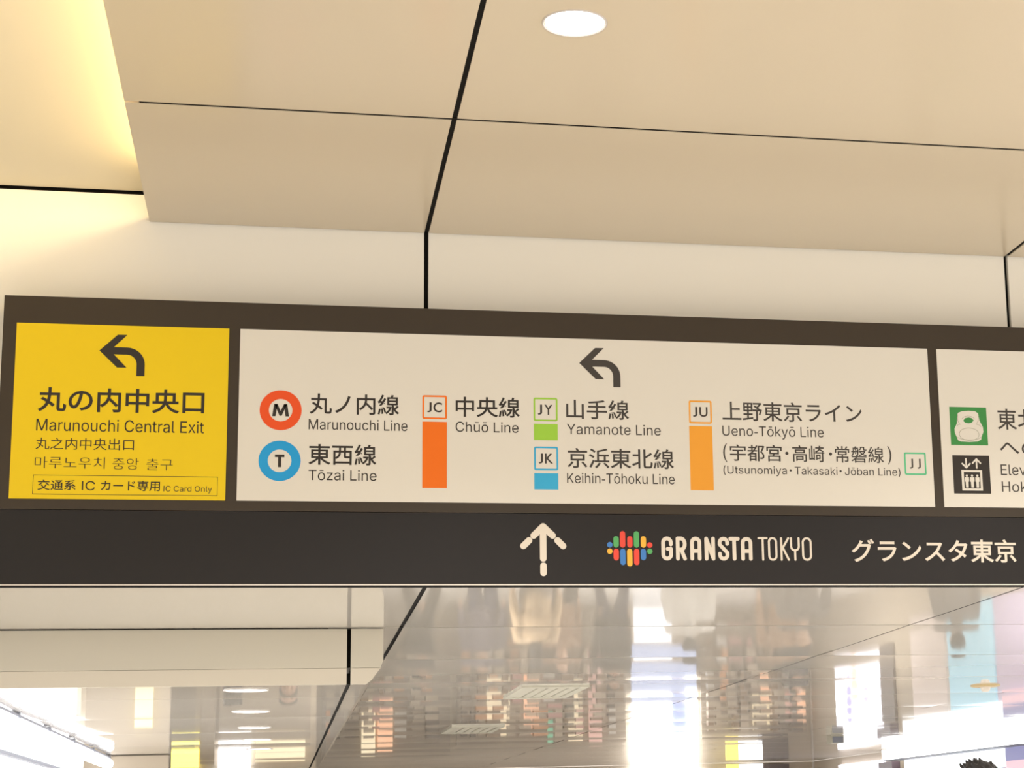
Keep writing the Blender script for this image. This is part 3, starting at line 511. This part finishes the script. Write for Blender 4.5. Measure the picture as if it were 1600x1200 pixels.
# narrow round-ended capitals drawn as strokes (width 1 = letter width, height 0..1 from the top)
def cap_letter(ch, u0, u1, v0, v1, wd):
    h = wd / 2; a, c, t, bt = u0 + h, u1 - h, v0 + h, v1 - h; m = (t + bt) / 2; r = (c - a) / 2; cx = (a + c) / 2
    top = arc(cx, t + r, r, r, 180, 360); bot = arc(cx, bt - r, r, r, 0, 180)
    return {'G': [[(c, t + r + (bt - t) * 0.10)] + top[::-1] + bot[::-1] + [(c, m + (bt - t) * 0.02), (cx + r * 0.15, m + (bt - t) * 0.02)]],
            'R': [[(a, bt), (a, t), (cx, t)] + arc(cx, t + (m - t) * 0.55, r, (m - t) * 0.55, -90, 90) + [(a, t + (m - t) * 1.1)], [(cx, t + (m - t) * 1.1), (c, bt)]],
            'A': [[(a, bt)] + top + [(c, bt)], [(a, m + (bt - t) * 0.12), (c, m + (bt - t) * 0.12)]],
            'N': [[(a, bt), (a, t), (c, bt), (c, t)]],
            'S': [[(c, t + r + (bt - t) * 0.06)] + arc(cx, t + r, r, r, 0, -180) + [(a, t + r + (bt - t) * 0.10), (c, bt - r - (bt - t) * 0.10), (c, bt - r)] + bot + [(a, bt - r - (bt - t) * 0.06)]],
            'T': [[(a, t), (c, t)], [(cx, t), (cx, bt)]],
            'O': [top + bot],
            'K': [[(a, t), (a, bt)], [(c, t), (a, m + (bt - t) * 0.05)], [(a + r * 0.45, m - (bt - t) * 0.04), (c, bt)]],
            'Y': [[(a, t), (a, m - (bt - t) * 0.12)] + arc(cx, m - (bt - t) * 0.12, r, r, 180, 0) + [(c, t)], [(cx, m - (bt - t) * 0.12 + r), (cx, bt)]]}[ch]
def stroke_word(parent, cells, v0, v1, wd):
    b = MB()
    for ch, u0, u1 in cells:
        for k, st in enumerate(cap_letter(ch, u0, u1, v0, v1, wd)): stroke(b, st, wd, BI + 0.0001 * k, closed=(ch == 'O'))
    return b.build('lettering', M_PALE, parent)
stroke_word(ban, [('G', 2395.8, 2440), ('R', 2452, 2494), ('A', 2507.6, 2551.2), ('N', 2563.7, 2605.1), ('S', 2616.4, 2660.4), ('T', 2658.5, 2702.6), ('A', 2707, 2751.9)], 867.5, 959, 14.5)
stroke_word(ban, [('T', 2773.5, 2813.5), ('O', 2814, 2850.7), ('K', 2862.9, 2899.5), ('Y', 2902, 2941), ('O', 2949.1, 2988.8)], 867.5, 959, 8.2)
lettering(ban, M_PALE, 'グランスタ東京', 3148.3, 3829.4, 872, 964, 0.016, None, BI)
bpy.data.objects.remove(_to); bpy.data.curves.remove(_tc)

# ------------------------------------------------------------------ recessed lamps and ceiling fittings
def downlight(x, y, z, r, label, power, group=None, col=(1, 0.95, 0.86)):
    t = thing('recessed_downlight', label, 'light', (x, y, z), group)
    b = MB(); b.lathe([(r, 0.010), (r * 1.02, -0.003), (r * 1.07, -0.004), (r * 1.09, -0.001), (r * 1.09, 0.004)], (x, y, z)); b.build('trim_ring', M_RING, t)
    b = MB(); b.lathe([(0.0001, -0.0015), (r * 0.6, -0.0015), (r * 0.985, -0.0005), (r * 0.985, 0.006)], (x, y, z)); b.build('lens', M_LENS, t)
    l = bpy.data.lights.new('downlight_or_added_spot', 'SPOT'); l.energy = power; l.spot_size = math.radians(130); l.spot_blend = 0.6; l.shadow_soft_size = r * 0.8; l.color = col
    o = bpy.data.objects.new('downlight_or_added_spot', l); C.objects.link(o); o.location = (x, y, z - 0.02)
    return t
downlight(0.794, 5.14, Z(ZU), 0.0875, 'round white recessed downlight in the beige ceiling above the direction sign', 170)
for k, yy in enumerate((8.97, 10.51, 12.1, 13.65, 15.15)):
    downlight(-0.155, yy, Z(ZS) - (0.0004 if k == 0 else 0.0028), 0.092,
              ['nearest', 'second nearest', 'third nearest', 'fourth nearest', 'farthest'][k] + ' round downlight of the row in the glossy soffit', 25, 'downlights in the soffit')

def slot_diffuser(x0, x1, y0, y1, label):
    t = thing('air_diffuser', label, 'vent', ((x0 + x1) / 2, (y0 + y1) / 2, Z(ZL)), 'air diffusers in the glossy ceiling')
    z = Z(ZL) - 0.004
    b = MB(); f = 0.05
    for a in ((x0, x0 + f, y0, y1), (x1 - f, x1, y0, y1), (x0 + f, x1 - f, y0, y0 + f * 1.6), (x0 + f, x1 - f, y1 - f * 1.6, y1)): b.box(*a, z - 0.010, z + 0.004)
    b.build('frame', M_DIFF, t)
    b = MB()
    for k in range(5):
        xx = x0 + f + (x1 - x0 - 2 * f) * (k + 0.5) / 5; b.box(xx - 0.026, xx + 0.026, y0 + f * 1.6, y1 - f * 1.6, z - 0.005, z + 0.001)
    b.build('louvre', M_DIFF, t)
    b = MB(); b.box(x0 + f, x1 - f, y0 + f * 1.6, y1 - f * 1.6, z + 0.002, z + 0.004); b.build('backing', M_GAP, t)
M_DIFF = mat('diffuser_paint', (0.52, 0.50, 0.42), 0.45, 0.3)
slot_diffuser(1.51, 1.95, 12.36, 13.45, 'grey rectangular air diffuser in the glossy ceiling, nearer one below the arrow')
slot_diffuser(1.47, 1.94, 17.15, 18.3, 'grey rectangular air diffuser in the glossy ceiling, farther and smaller one')
t = thing('smoke_detector', 'small round beige smoke detector on the glossy ceiling at the far right', 'detector', (4.86, 12.86, Z(ZL)))
b = MB(); b.lathe([(0.0001, -0.012), (0.085, -0.012), (0.105, -0.006), (0.105, 0.004)], (4.86, 12.86, Z(ZL) - 0.003)); b.build('base', mat('detector_beige', (0.55, 0.42, 0.22), 0.4), t)
b = MB(); b.lathe([(0.0001, -0.045), (0.02, -0.044), (0.032, -0.034), (0.036, -0.012)], (4.86, 12.86, Z(ZL) - 0.003), 24); b.build('sensor', M_TRIM, t)
t = thing('ceiling_speaker_box', 'small beige box on the glossy ceiling left of the lit poster reflection', 'box', (5.93, 20.4, Z(ZL)))
b = MB(); b.box(5.86, 6.00, 20.3, 20.5, Z(ZL) - 0.09, Z(ZL) - 0.002); b.build('body', M_DIFF, t)
b = MB(); b.box(5.87, 5.99, 20.29, 20.299, Z(ZL) - 0.085, Z(ZL) - 0.02); b.build('grille', M_STEEL, t)

# lit fascia of the shop at the lower left
t = thing('linear_light', 'long white tube light with jointed grey rail under the soffit at the lower left', 'light', (-1.3, 12.3, Z(0.63)))
b = MB(); b.tube((-1.3, 8.95, Z(0.575)), (-1.3, 15.72, Z(0.575)), 0.040, n=24); b.ball((-1.3, 15.72, Z(0.575)), 0.040); b.build('tube', M_TUBE, t, True)
for k in range(5):
    y0 = 8.95 + 1.36 * k
    b = MB(); b.box(-1.315, -1.285, y0 + 0.03, y0 + 1.33, Z(0.617), Z(0.630)); b.build('rail', M_STEEL, t)
    b = MB(); b.box(-1.318, -1.282, y0 + 1.30, y0 + 1.36, Z(0.606), Z(0.640)); b.build('bracket', M_STEEL, t)
t = thing('lightbox_wall', 'blown-out white lit shop front at the lower left corner', 'shop front', (-1.40, 11.7, 0))
b = MB(); b.box(-1.50, -1.42, 8.95, 14.4, 0.02, Z(0.61)); b.build('lit_panel', M_SHOPW, t)
b = MB(); b.box(-1.42, -1.39, 8.95, 14.4, Z(0.448), Z(0.468)); b.build('rail', M_STEEL, t)
b = MB(); b.box(-1.50, -1.39, 14.4, 14.75, 0.02, Z(0.60)); b.build('post', M_BACKWALL, t)

# ------------------------------------------------------------------ far shops, mirrored in the glossy ceiling
def panel_x(name, label, cat, y0, y1, z0, z1, mt, d=0.04):
    b = MB(); b.box(RX - d, RX - 0.002, y0, y1, Z(z0), Z(z1)); return tag(b.build(name, mt), label, cat)
def glow(name, col, st, base=None): return mat(name, base or col, 0.4, 0.3, col, st)
t = thing('lit_header', 'long glowing white shop header along the far right wall', 'lit sign', (RX, 22.4, Z(0.745)))
b = MB(); b.box(RX - 0.30, RX - 0.002, 20.0, 24.95, Z(0.745), Z(ZL - 0.012)); b.build('lit_box', glow('header_white', (0.97, 0.99, 1.0), 2.2), t)
b = MB(); b.box(RX - 0.31, RX - 0.002, 20.0, 24.95, Z(0.737), Z(0.744)); b.build('lower_edge', M_STEEL, t)
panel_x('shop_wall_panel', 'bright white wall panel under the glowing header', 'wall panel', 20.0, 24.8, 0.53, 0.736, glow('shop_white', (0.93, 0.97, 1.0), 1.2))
panel_x('poster', 'pale blue poster under the glowing header, seen mirrored in the ceiling', 'poster', 21.27, 22.85, -0.75, 0.52, glow('poster_cyan', (0.40, 0.74, 0.92), 0.22))
panel_x('poster', 'pale pink poster under the glowing header left of the pale blue one', 'poster', 22.95, 24.3, -0.75, 0.52, glow('poster_pink', (0.80, 0.70, 0.66), 0.10))
panel_x('poster', 'lilac poster under the glowing header right of the pale blue one', 'poster', 20.1, 21.2, -0.75, 0.52, glow('poster_lilac', (0.62, 0.54, 0.74), 0.12))
t = thing('hanging_banner', 'blue and pink hanging banner at the lower right corner under the glowing header', 'banner', (RX - 0.1, 20.45, Z(0.45)))
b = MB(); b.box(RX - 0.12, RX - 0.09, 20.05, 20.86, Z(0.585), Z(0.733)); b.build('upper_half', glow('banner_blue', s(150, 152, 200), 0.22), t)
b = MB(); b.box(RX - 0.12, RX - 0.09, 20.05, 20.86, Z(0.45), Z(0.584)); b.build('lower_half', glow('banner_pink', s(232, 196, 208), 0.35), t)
t = thing('display_screen', 'glowing white display screen with dark shapes on the right wall, seen mirrored in the ceiling', 'screen', (RX, 26.8, Z(-0.4)))
b = MB(); b.box(RX - 0.05, RX - 0.002, 25.74, 27.92, Z(-0.40), Z(0.78)); b.build('screen', glow('screen_white', (0.90, 0.90, 1.0), 1.7), t)
def dark_blob(y, z, ry, rz, mt, nm):
    b = MB(); n = 20
    pr = [(RX - 0.056, y + ry * math.cos(2 * math.pi * k / n), Z(z + rz * math.sin(2 * math.pi * k / n))) for k in range(n)]
    b.face(pr); b.build(nm, mt, t)
M_SC1 = glow('screen_violet', (0.38, 0.36, 0.70), 0.7); M_SC2 = glow('screen_salmon', (0.95, 0.62, 0.45), 0.9)
for y, z, ry, rz, mt in ((27.2, 0.1, 0.13, 0.28, M_SC1), (26.9, -0.15, 0.18, 0.24, M_SC2), (26.35, 0.05, 0.13, 0.12, M_SC1), (27.6, -0.2, 0.13, 0.07, M_SC1), (27.6, 0.25, 0.10, 0.05, M_SC1)):
    dark_blob(y, z, ry, rz, mt, 'screen_shape')
panel_x('shop_header', 'dark shop header on the right wall between the glowing header and the screen', 'header', 25.1, 25.7, 0.55, 0.735, mat('header_dark', (0.14, 0.10, 0.12), 0.4), 0.12)
panel_x('menu_board', 'dark menu board on the right wall beside the display screen', 'board', 25.1, 25.7, -0.5, 0.50, mat('board_dark', (0.20, 0.17, 0.16), 0.4))

t = thing('advert_lightbox', 'tall blown-out white lightbox on the back wall, seen mirrored in the ceiling', 'lightbox', (5.8, BW, Z(-0.9)))
b = MB(); b.box(5.28, 6.33, BW - 0.12, BW - 0.002, Z(0.38), Z(ZL - 0.03)); b.build('upper_panel', glow('lightbox_white', (0.95, 0.97, 1.0), 3.6), t)
b = MB(); b.box(5.30, 5.92, BW - 0.12, BW - 0.002, Z(-0.10), Z(0.379)); b.box(6.16, 6.33, BW - 0.12, BW - 0.002, Z(-0.20), Z(0.379)); b.build('lower_panel', bpy.data.materials['lightbox_white'], t)
b = MB(); b.box(5.921, 6.159, BW - 0.10, BW - 0.002, Z(-0.10), Z(0.379)); b.build('figure_panel', glow('lightbox_periwinkle', (0.45, 0.55, 0.95), 0.35), t)
b = MB(); b.box(5.30, 6.33, BW - 0.10, BW - 0.002, Z(-0.9), Z(-0.21)); b.build('base_panel', glow('lightbox_sky', (0.55, 0.66, 0.95), 0.28), t)
b = MB(); b.box(5.36, 5.95, BW - 0.10, BW - 0.002, Z(-1.50), Z(-1.02)); b.build('added_glow_panel', glow('added_floor_glow', (0.93, 0.95, 1.0), 0.75), t)  # glowing panel added to make the white glow mirrored in the ceiling
def back_panel(name, label, cat, x0, x1, z0, z1, mt, d=0.06, y=BW):
    b = MB(); b.box(x0, x1, y - d, y - 0.002, Z(z0), Z(z1)); return tag(b.build(name, mt), label, cat)
M_DK = mat('shop_dark', (0.13, 0.10, 0.085), 0.5); M_TAUPE = mat('shop_taupe', (0.46, 0.39, 0.31), 0.5)
M_CREAM = glow('shop_cream', (1.0, 0.86, 0.60), 0.48); M_WARM = glow('shop_orange', (1.0, 0.58, 0.36), 0.5); M_PINKW = glow('shop_rose', (0.85, 0.55, 0.48), 0.3)
M_GRNS = glow('shop_green', (0.25, 0.60, 0.40), 0.35)
def shop(label, x0, x1, z1, lit, n, seed):
    t = thing('shop_bay', label, 'shop', ((x0 + x1) / 2, BW, 0))
    b = MB(); b.box(x0, x1, BW - 0.06, BW - 0.002, 0.02, Z(z1)); b.build('board', M_TAUPE, t)
    for k, (nm, a, c, za, zb, m) in enumerate(lit):
        b = MB(); b.box(a, c, BW - 0.11 - 0.001 * k, BW - 0.061, Z(za), Z(zb)); b.build(nm, m, t)
    rr = random.Random(seed); b = MB()
    for zs in (-1.1, -0.75, -0.42, -0.10, 0.16):                # goods on the shelves
        if zs > z1 - 0.1: continue
        x = x0 + 0.05
        while x < x1 - 0.25:
            wd, ht = rr.uniform(0.06, 0.22), rr.uniform(0.08, 0.28); b.mi = rr.choice((0, 0, 0, 0, 1, 1, 2, 3, 4, 5))
            if zs + ht < z1 - 0.02: b.box(x, x + wd, BW - 0.38 + rr.uniform(0, 0.05), BW - 0.2, Z(zs), Z(zs + ht))
            x += wd + rr.uniform(0.01, 0.12)
    o = b.build('goods', [M_G1, M_G2, M_G3, M_G4, M_G5, M_DK], t); o['kind'] = 'stuff'
    b = MB()
    for zs in (-1.1, -0.75, -0.42, -0.10, 0.16):
        if zs < z1 - 0.1: b.box(x0, x1, BW - 0.40, BW - 0.13, Z(zs - 0.03), Z(zs) - 0.001)
    b.build('shelves', M_BACKWALL, t)
M_G1 = mat('goods_beige', (0.62, 0.52, 0.40), 0.6); M_G2 = mat('goods_brown', (0.28, 0.19, 0.12), 0.6); M_G3 = mat('goods_orange', (0.80, 0.42, 0.22), 0.6)
M_G4 = mat('goods_white', (0.85, 0.82, 0.76), 0.6); M_G5 = mat('goods_rose', (0.72, 0.40, 0.36), 0.6)
shop('shop bay with cream and rose lit panels right of the tall white lightbox', 6.4, 8.1, 0.45,
     [('lit_panel', 7.22, 7.56, 0.02, 0.26, M_CREAM), ('lit_panel', 7.36, 7.52, -0.35, 0.0, M_WARM), ('lit_panel', 7.68, 7.86, -0.05, 0.18, M_PINKW), ('lit_panel', 7.95, 8.08, -0.10, 0.20, M_WARM)], 40, 3)
shop('wide shop bay with lit panels left of the tall white lightbox', 2.6, 5.2, 0.50,
     [('lit_panel', 3.05, 3.40, -0.30, 0.30, M_CREAM), ('lit_panel', 3.62, 3.85, -0.40, 0.25, M_WARM), ('lit_panel', 4.30, 4.52, -0.20, 0.42, M_CREAM), ('lit_panel', 4.62, 4.82, -0.75, 0.50, M_PINKW), ('lit_panel', 3.98, 4.06, 0.25, 0.48, M_GRNS)], 70, 5)
shop('shop bay with two lit menus at the left end of the back wall', 0.6, 2.5, 0.62,
     [('lit_panel', 1.42, 1.64, -0.05, 0.55, M_WARM), ('lit_panel', 1.18, 1.38, 0.0, 0.60, M_CREAM)], 50, 9)
t = thing('hanging_sign', 'small yellow and white hanging sign by the far back wall, at the lower right', 'sign', (7.0, 29.2, Z(0.88)))
b = MB(); b.box(6.72, 6.915, 29.17, 29.22, Z(0.60), Z(0.862)); b.build('yellow_face', glow('sign_glow_yellow', (1.0, 0.85, 0.15), 0.9), t)
b = MB(); b.box(6.916, 7.30, 29.17, 29.22, Z(0.60), Z(0.862)); b.build('white_face', glow('sign_glow_white', (0.95, 0.97, 1.0), 1.1), t)
b = MB(); b.box(7.28, 7.75, 29.3, 29.36, Z(0.5), Z(0.855)); tag(b.build('hanging_board', M_DK), 'dark hanging board beside the small yellow and white sign', 'board')
# end wall under the soffit
def end_panel(name, label, x0, x1, z0, z1, mt, y=20.6):
    b = MB(); b.box(x0, x1, y - 0.05, y - 0.003, Z(z0), Z(z1)); return tag(b.build(name, mt), label, 'lit sign')
end_panel('lit_sign', 'glowing yellow sign under the soffit right of the tube light', -1.085, -0.815, 0.36, 0.61, glow('sign_lemon', (1.0, 0.88, 0.16), 1.6))
end_panel('lit_sign', 'bluish white lit sign under the soffit, right of the yellow one', -0.62, -0.295, 0.36, 0.60, glow('sign_cool', (0.88, 0.92, 1.0), 2.2))
end_panel('lit_sign', 'dark board between the yellow and the bluish white lit sign', -0.80, -0.66, -0.2, 0.55, M_TAUPE)
end_panel('shop_bay', 'dark shop bay on the wall under the soffit', -0.62, 0.30, -1.2, 0.34, M_TAUPE)
end_panel('lit_sign', 'row of warm shelf light on the wall under the soffit', -0.25, 0.25, 0.38, 0.52, M_CREAM)
end_panel('lit_sign', 'pale yellow notice on the beige wall under the soffit', -1.12, -0.985, 0.10, 0.42, glow('notice_lemon', (0.95, 0.88, 0.50), 0.5), 15.85)

# ------------------------------------------------------------------ people in the far hall
M_SKIN = mat('skin', (0.55, 0.36, 0.26), 0.5); M_HAIR = mat('black_hair', (0.012, 0.010, 0.010), 0.45); M_SHOE = mat('dark_shoe', (0.03, 0.025, 0.022), 0.5)
M_EYE = mat('eye', (0.02, 0.015, 0.01), 0.2)
def fuse(b, voxel, smooth=4):
    me = bpy.data.meshes.new('fuse'); b.bm.to_mesh(me); b.bm.free()
    o = bpy.data.objects.new('fuse', me); C.objects.link(o)
    r = o.modifiers.new('r', 'REMESH'); r.mode = 'VOXEL'; r.voxel_size = voxel; r.use_smooth_shade = True
    sm = o.modifiers.new('s', 'SMOOTH'); sm.iterations = smooth; sm.factor = 0.5
    bpy.context.view_layer.update()
    out = bpy.data.meshes.new_from_object(o.evaluated_get(bpy.context.evaluated_depsgraph_get()))
    bpy.data.objects.remove(o); bpy.data.meshes.remove(me); return out
def limbs(stride, lean):
    L = {}
    for sd in (-1, 1):
        k = stride * sd
        L[sd] = dict(hip=Vector((0.09 * sd, 0, 0.90)), knee=Vector((0.095 * sd, -0.20 * k - 0.03 * abs(stride), 0.49)),
                     ankle=Vector((0.10 * sd, -0.30 * k + (0.10 if k < 0 else 0), 0.09 + (0.04 if k < 0 else 0))),
                     sh=Vector((0.185 * sd, 0.01, 1.385)), elbow=Vector((0.235 * sd, 0.03 + 0.10 * k, 1.11)), wrist=Vector((0.245 * sd, -0.06 + 0.22 * k, 0.88)))
    return L
def person_meshes(stride):
    L = limbs(stride, 0)
    b = MB()
    b.ball((0, 0, 0.95), (0.155, 0.105, 0.13)); b.ball((0, 0, 1.12), (0.14, 0.095, 0.16)); b.ball((0, 0.005, 1.27), (0.165, 0.11, 0.17)); b.cap((-0.15, 0.01, 1.385), (0.15, 0.01, 1.385), 0.055)
    b.cap((0, 0.015, 1.38), (0, 0, 1.53), 0.056, 0.05); b.ball((0, -0.005, 1.615), (0.075, 0.093, 0.108)); b.ball((0, -0.045, 1.555), (0.05, 0.045, 0.045))
    b.cap((0, -0.095, 1.62), (0, -0.108, 1.59), 0.010, 0.015); b.cap((-0.022, -0.088, 1.553), (0.022, -0.088, 1.553), 0.008)
    for sd in (-1, 1):
        l = L[sd]; b.ball((0.076 * sd, 0.008, 1.61), (0.012, 0.02, 0.032))
        b.cap(l['hip'], l['knee'], 0.082, 0.056); b.cap(l['knee'], l['ankle'], 0.054, 0.036)
        b.cap(l['ankle'] + Vector((0, 0.03, -0.05)), l['ankle'] + Vector((0, -0.15, -0.055)), 0.036, 0.030)
        b.cap(l['sh'], l['elbow'], 0.048, 0.038); b.cap(l['elbow'], l['wrist'], 0.038, 0.026)
        d = (l['wrist'] - l['elbow']).normalized(); pm = l['wrist'] + d * 0.055
        b.cap(l['wrist'], pm, 0.024, 0.030)
        for k, ln in enumerate((0.068, 0.078, 0.072, 0.056)):
            r0 = pm + Vector((0, -0.028 + 0.019 * k, 0)) + d * 0.015; m = r0 + d * ln * 0.55; e = m + (d + Vector((-0.35 * sd, 0, 0))).normalized() * ln * 0.5
            b.cap(r0, m, 0.0095, 0.009); b.cap(m, e, 0.009, 0.008)
        th = l['wrist'] + d * 0.02 + Vector((-0.008 * sd, -0.024, 0)); t2 = th + (d * 0.6 + Vector((-0.2 * sd, -0.75, 0))).normalized() * 0.04
        b.cap(th, t2, 0.0115, 0.010); b.cap(t2, t2 + (d + Vector((0, -0.2, 0))).normalized() * 0.032, 0.010, 0.0085)
    body = fuse(b, 0.0085)
    b = MB()                                                     # jacket
    b.ball((0, 0, 0.97), (0.182, 0.135, 0.15)); b.ball((0, 0, 1.12), (0.168, 0.125, 0.17)); b.ball((0, 0.005, 1.27), (0.19, 0.135, 0.175)); b.cap((-0.15, 0.01, 1.385), (0.15, 0.01, 1.385), 0.075)
    b.cap((0, 0.018, 1.40), (0, 0.012, 1.465), 0.072, 0.066)
    for sd in (-1, 1):
        l = L[sd]; b.cap(l['sh'], l['elbow'], 0.068, 0.056); b.cap(l['elbow'], l['wrist'] + Vector((0, 0, 0.015)), 0.056, 0.044)
    jacket = fuse(b, 0.012)
    b = MB()
    b.ball((0, 0, 0.93), (0.168, 0.118, 0.12))
    for sd in (-1, 1):
        l = L[sd]; b.cap(l['hip'], l['knee'], 0.098, 0.074); b.cap(l['knee'], l['ankle'] + Vector((0, 0, 0.02)), 0.072, 0.058)
    trousers = fuse(b, 0.012)
    shoes = []
    for sd in (-1, 1):
        a = L[sd]['ankle']; b = MB(); b.cap(a + Vector((0, 0.035, -0.045)), a + Vector((0, -0.165, -0.052)), 0.045, 0.038); shoes.append(fuse(b, 0.009))
    hair = []
    b = MB(); b.ball((0, 0.016, 1.640), (0.086, 0.096, 0.100)); b.ball((0, 0.05, 1.58), (0.070, 0.055, 0.075))
    for k in range(26):                                          # short tousled tufts
        a = k * 2.4; r = 0.075 * math.sqrt((k + 0.5) / 26); p = Vector((r * math.cos(a), 0.016 + r * math.sin(a), 1.725 - r * r * 5))
        b.cap(p, p + Vector((random.uniform(-.02, .02), random.uniform(-.02, .01), random.uniform(.012, .034))), 0.014, 0.005)
    hair.append(fuse(b, 0.006, 1))
    b = MB(); b.ball((0, 0.016, 1.640), (0.088, 0.098, 0.102)); b.ball((0, 0.055, 1.54), (0.085, 0.055, 0.13)); hair.append(fuse(b, 0.009))
    return body, jacket, trousers, shoes, hair
POSES = [person_meshes(0.0), person_meshes(0.75)]
for ms in POSES:
    for me in [ms[0], ms[1], ms[2], *ms[3], *ms[4]]: me.materials.append(M_SKIN)
eye_b = MB(); eye_b.ball((0, 0, 0), 0.011); eye_me = bpy.data.meshes.new('eye'); eye_b.bm.to_mesh(eye_me); eye_b.bm.free(); eye_me.materials.append(M_EYE)
def part(name, me, mt, root):
    o = bpy.data.objects.new(name, me); C.objects.link(o); o.parent = root
    o.material_slots[0].link = 'OBJECT'; o.material_slots[0].material = mt; return o
def person(x, y, deg, h, pose, jc, tc, hair, label, hair_col=None):
    t = thing('person', label, 'person', (x, y, 0), 'people in the far hall'); k = h / 1.735
    t.scale = (k, k, k); t.rotation_euler = (0, 0, math.radians(deg))
    body, jacket, trousers, shoes, hairs = POSES[pose]
    part('body', body, M_SKIN, t); part('jacket', jacket, mat('jacket_cloth', jc, 0.8), t); part('trousers', trousers, mat('trouser_cloth', tc, 0.8), t)
    for s_ in shoes: part('shoe', s_, M_SHOE, t)
    part('hair', hairs[hair], hair_col or M_HAIR, t)
    for sd in (-1, 1): part('eye', eye_me, M_EYE, t).location = (0.03 * sd, -0.088, 1.615)
    return t
BLK = (0.02, 0.02, 0.022); GRY = (0.16, 0.15, 0.15); NVY = (0.03, 0.04, 0.09); TAN = (0.42, 0.30, 0.18); WHT = (0.80, 0.79, 0.78); BRN = (0.16, 0.09, 0.05)
person(2.96, 8.0, 200, 1.775, 0, (0.05, 0.08, 0.10), NVY, 0, 'person with short tousled black hair whose crown shows at the lower right edge')
person(3.95, 23.2, 10, 1.70, 1, BLK, NVY, 0, 'person in black jacket mirrored in the ceiling left of the white glow')
person(3.95, 18.6, 160, 1.72, 0, WHT, GRY, 0, 'person in white top mirrored in the ceiling beside the white glow')
person(4.95, 18.0, -20, 1.74, 1, GRY, BLK, 0, 'person in grey jacket mirrored in the ceiling right of the white glow')
person(7.15, 26.5, 30, 1.70, 0, BLK, BLK, 1, 'person in black clothes with long hair mirrored in front of the back wall corner')
person(6.75, 18.6, 180, 1.70, 0, GRY, BLK, 0, 'person in grey jacket mirrored below the smoke detector')
person(3.0, 21.0, 15, 1.72, 1, BRN, BLK, 1, 'person in brown jacket with long hair mirrored under the banner emblem')
person(2.2, 21.6, -10, 1.70, 0, (0.10, 0.09, 0.12), NVY, 0, 'person in dark violet jacket mirrored above the air diffusers')
person(2.62, 20.2, 170, 1.66, 1, TAN, GRY, 1, 'person in tan coat mirrored between two dark figures')
person(1.55, 22.3, 40, 1.70, 1, BLK, BLK, 0, 'person in black jacket mirrored just right of the soffit edge')
person(0.06, 17.2, 0, 1.70, 0, GRY, NVY, 1, 'person in grey jacket mirrored in the soffit next to its black joint')
person(-0.40, 16.6, 190, 1.72, 1, NVY, BLK, 0, 'person in navy jacket mirrored in the soffit right of the downlight row')
person(5.45, 21.0, 190, 1.72, 1, BRN, GRY, 0, 'person in brown jacket walking away, mirrored right of the white glow')
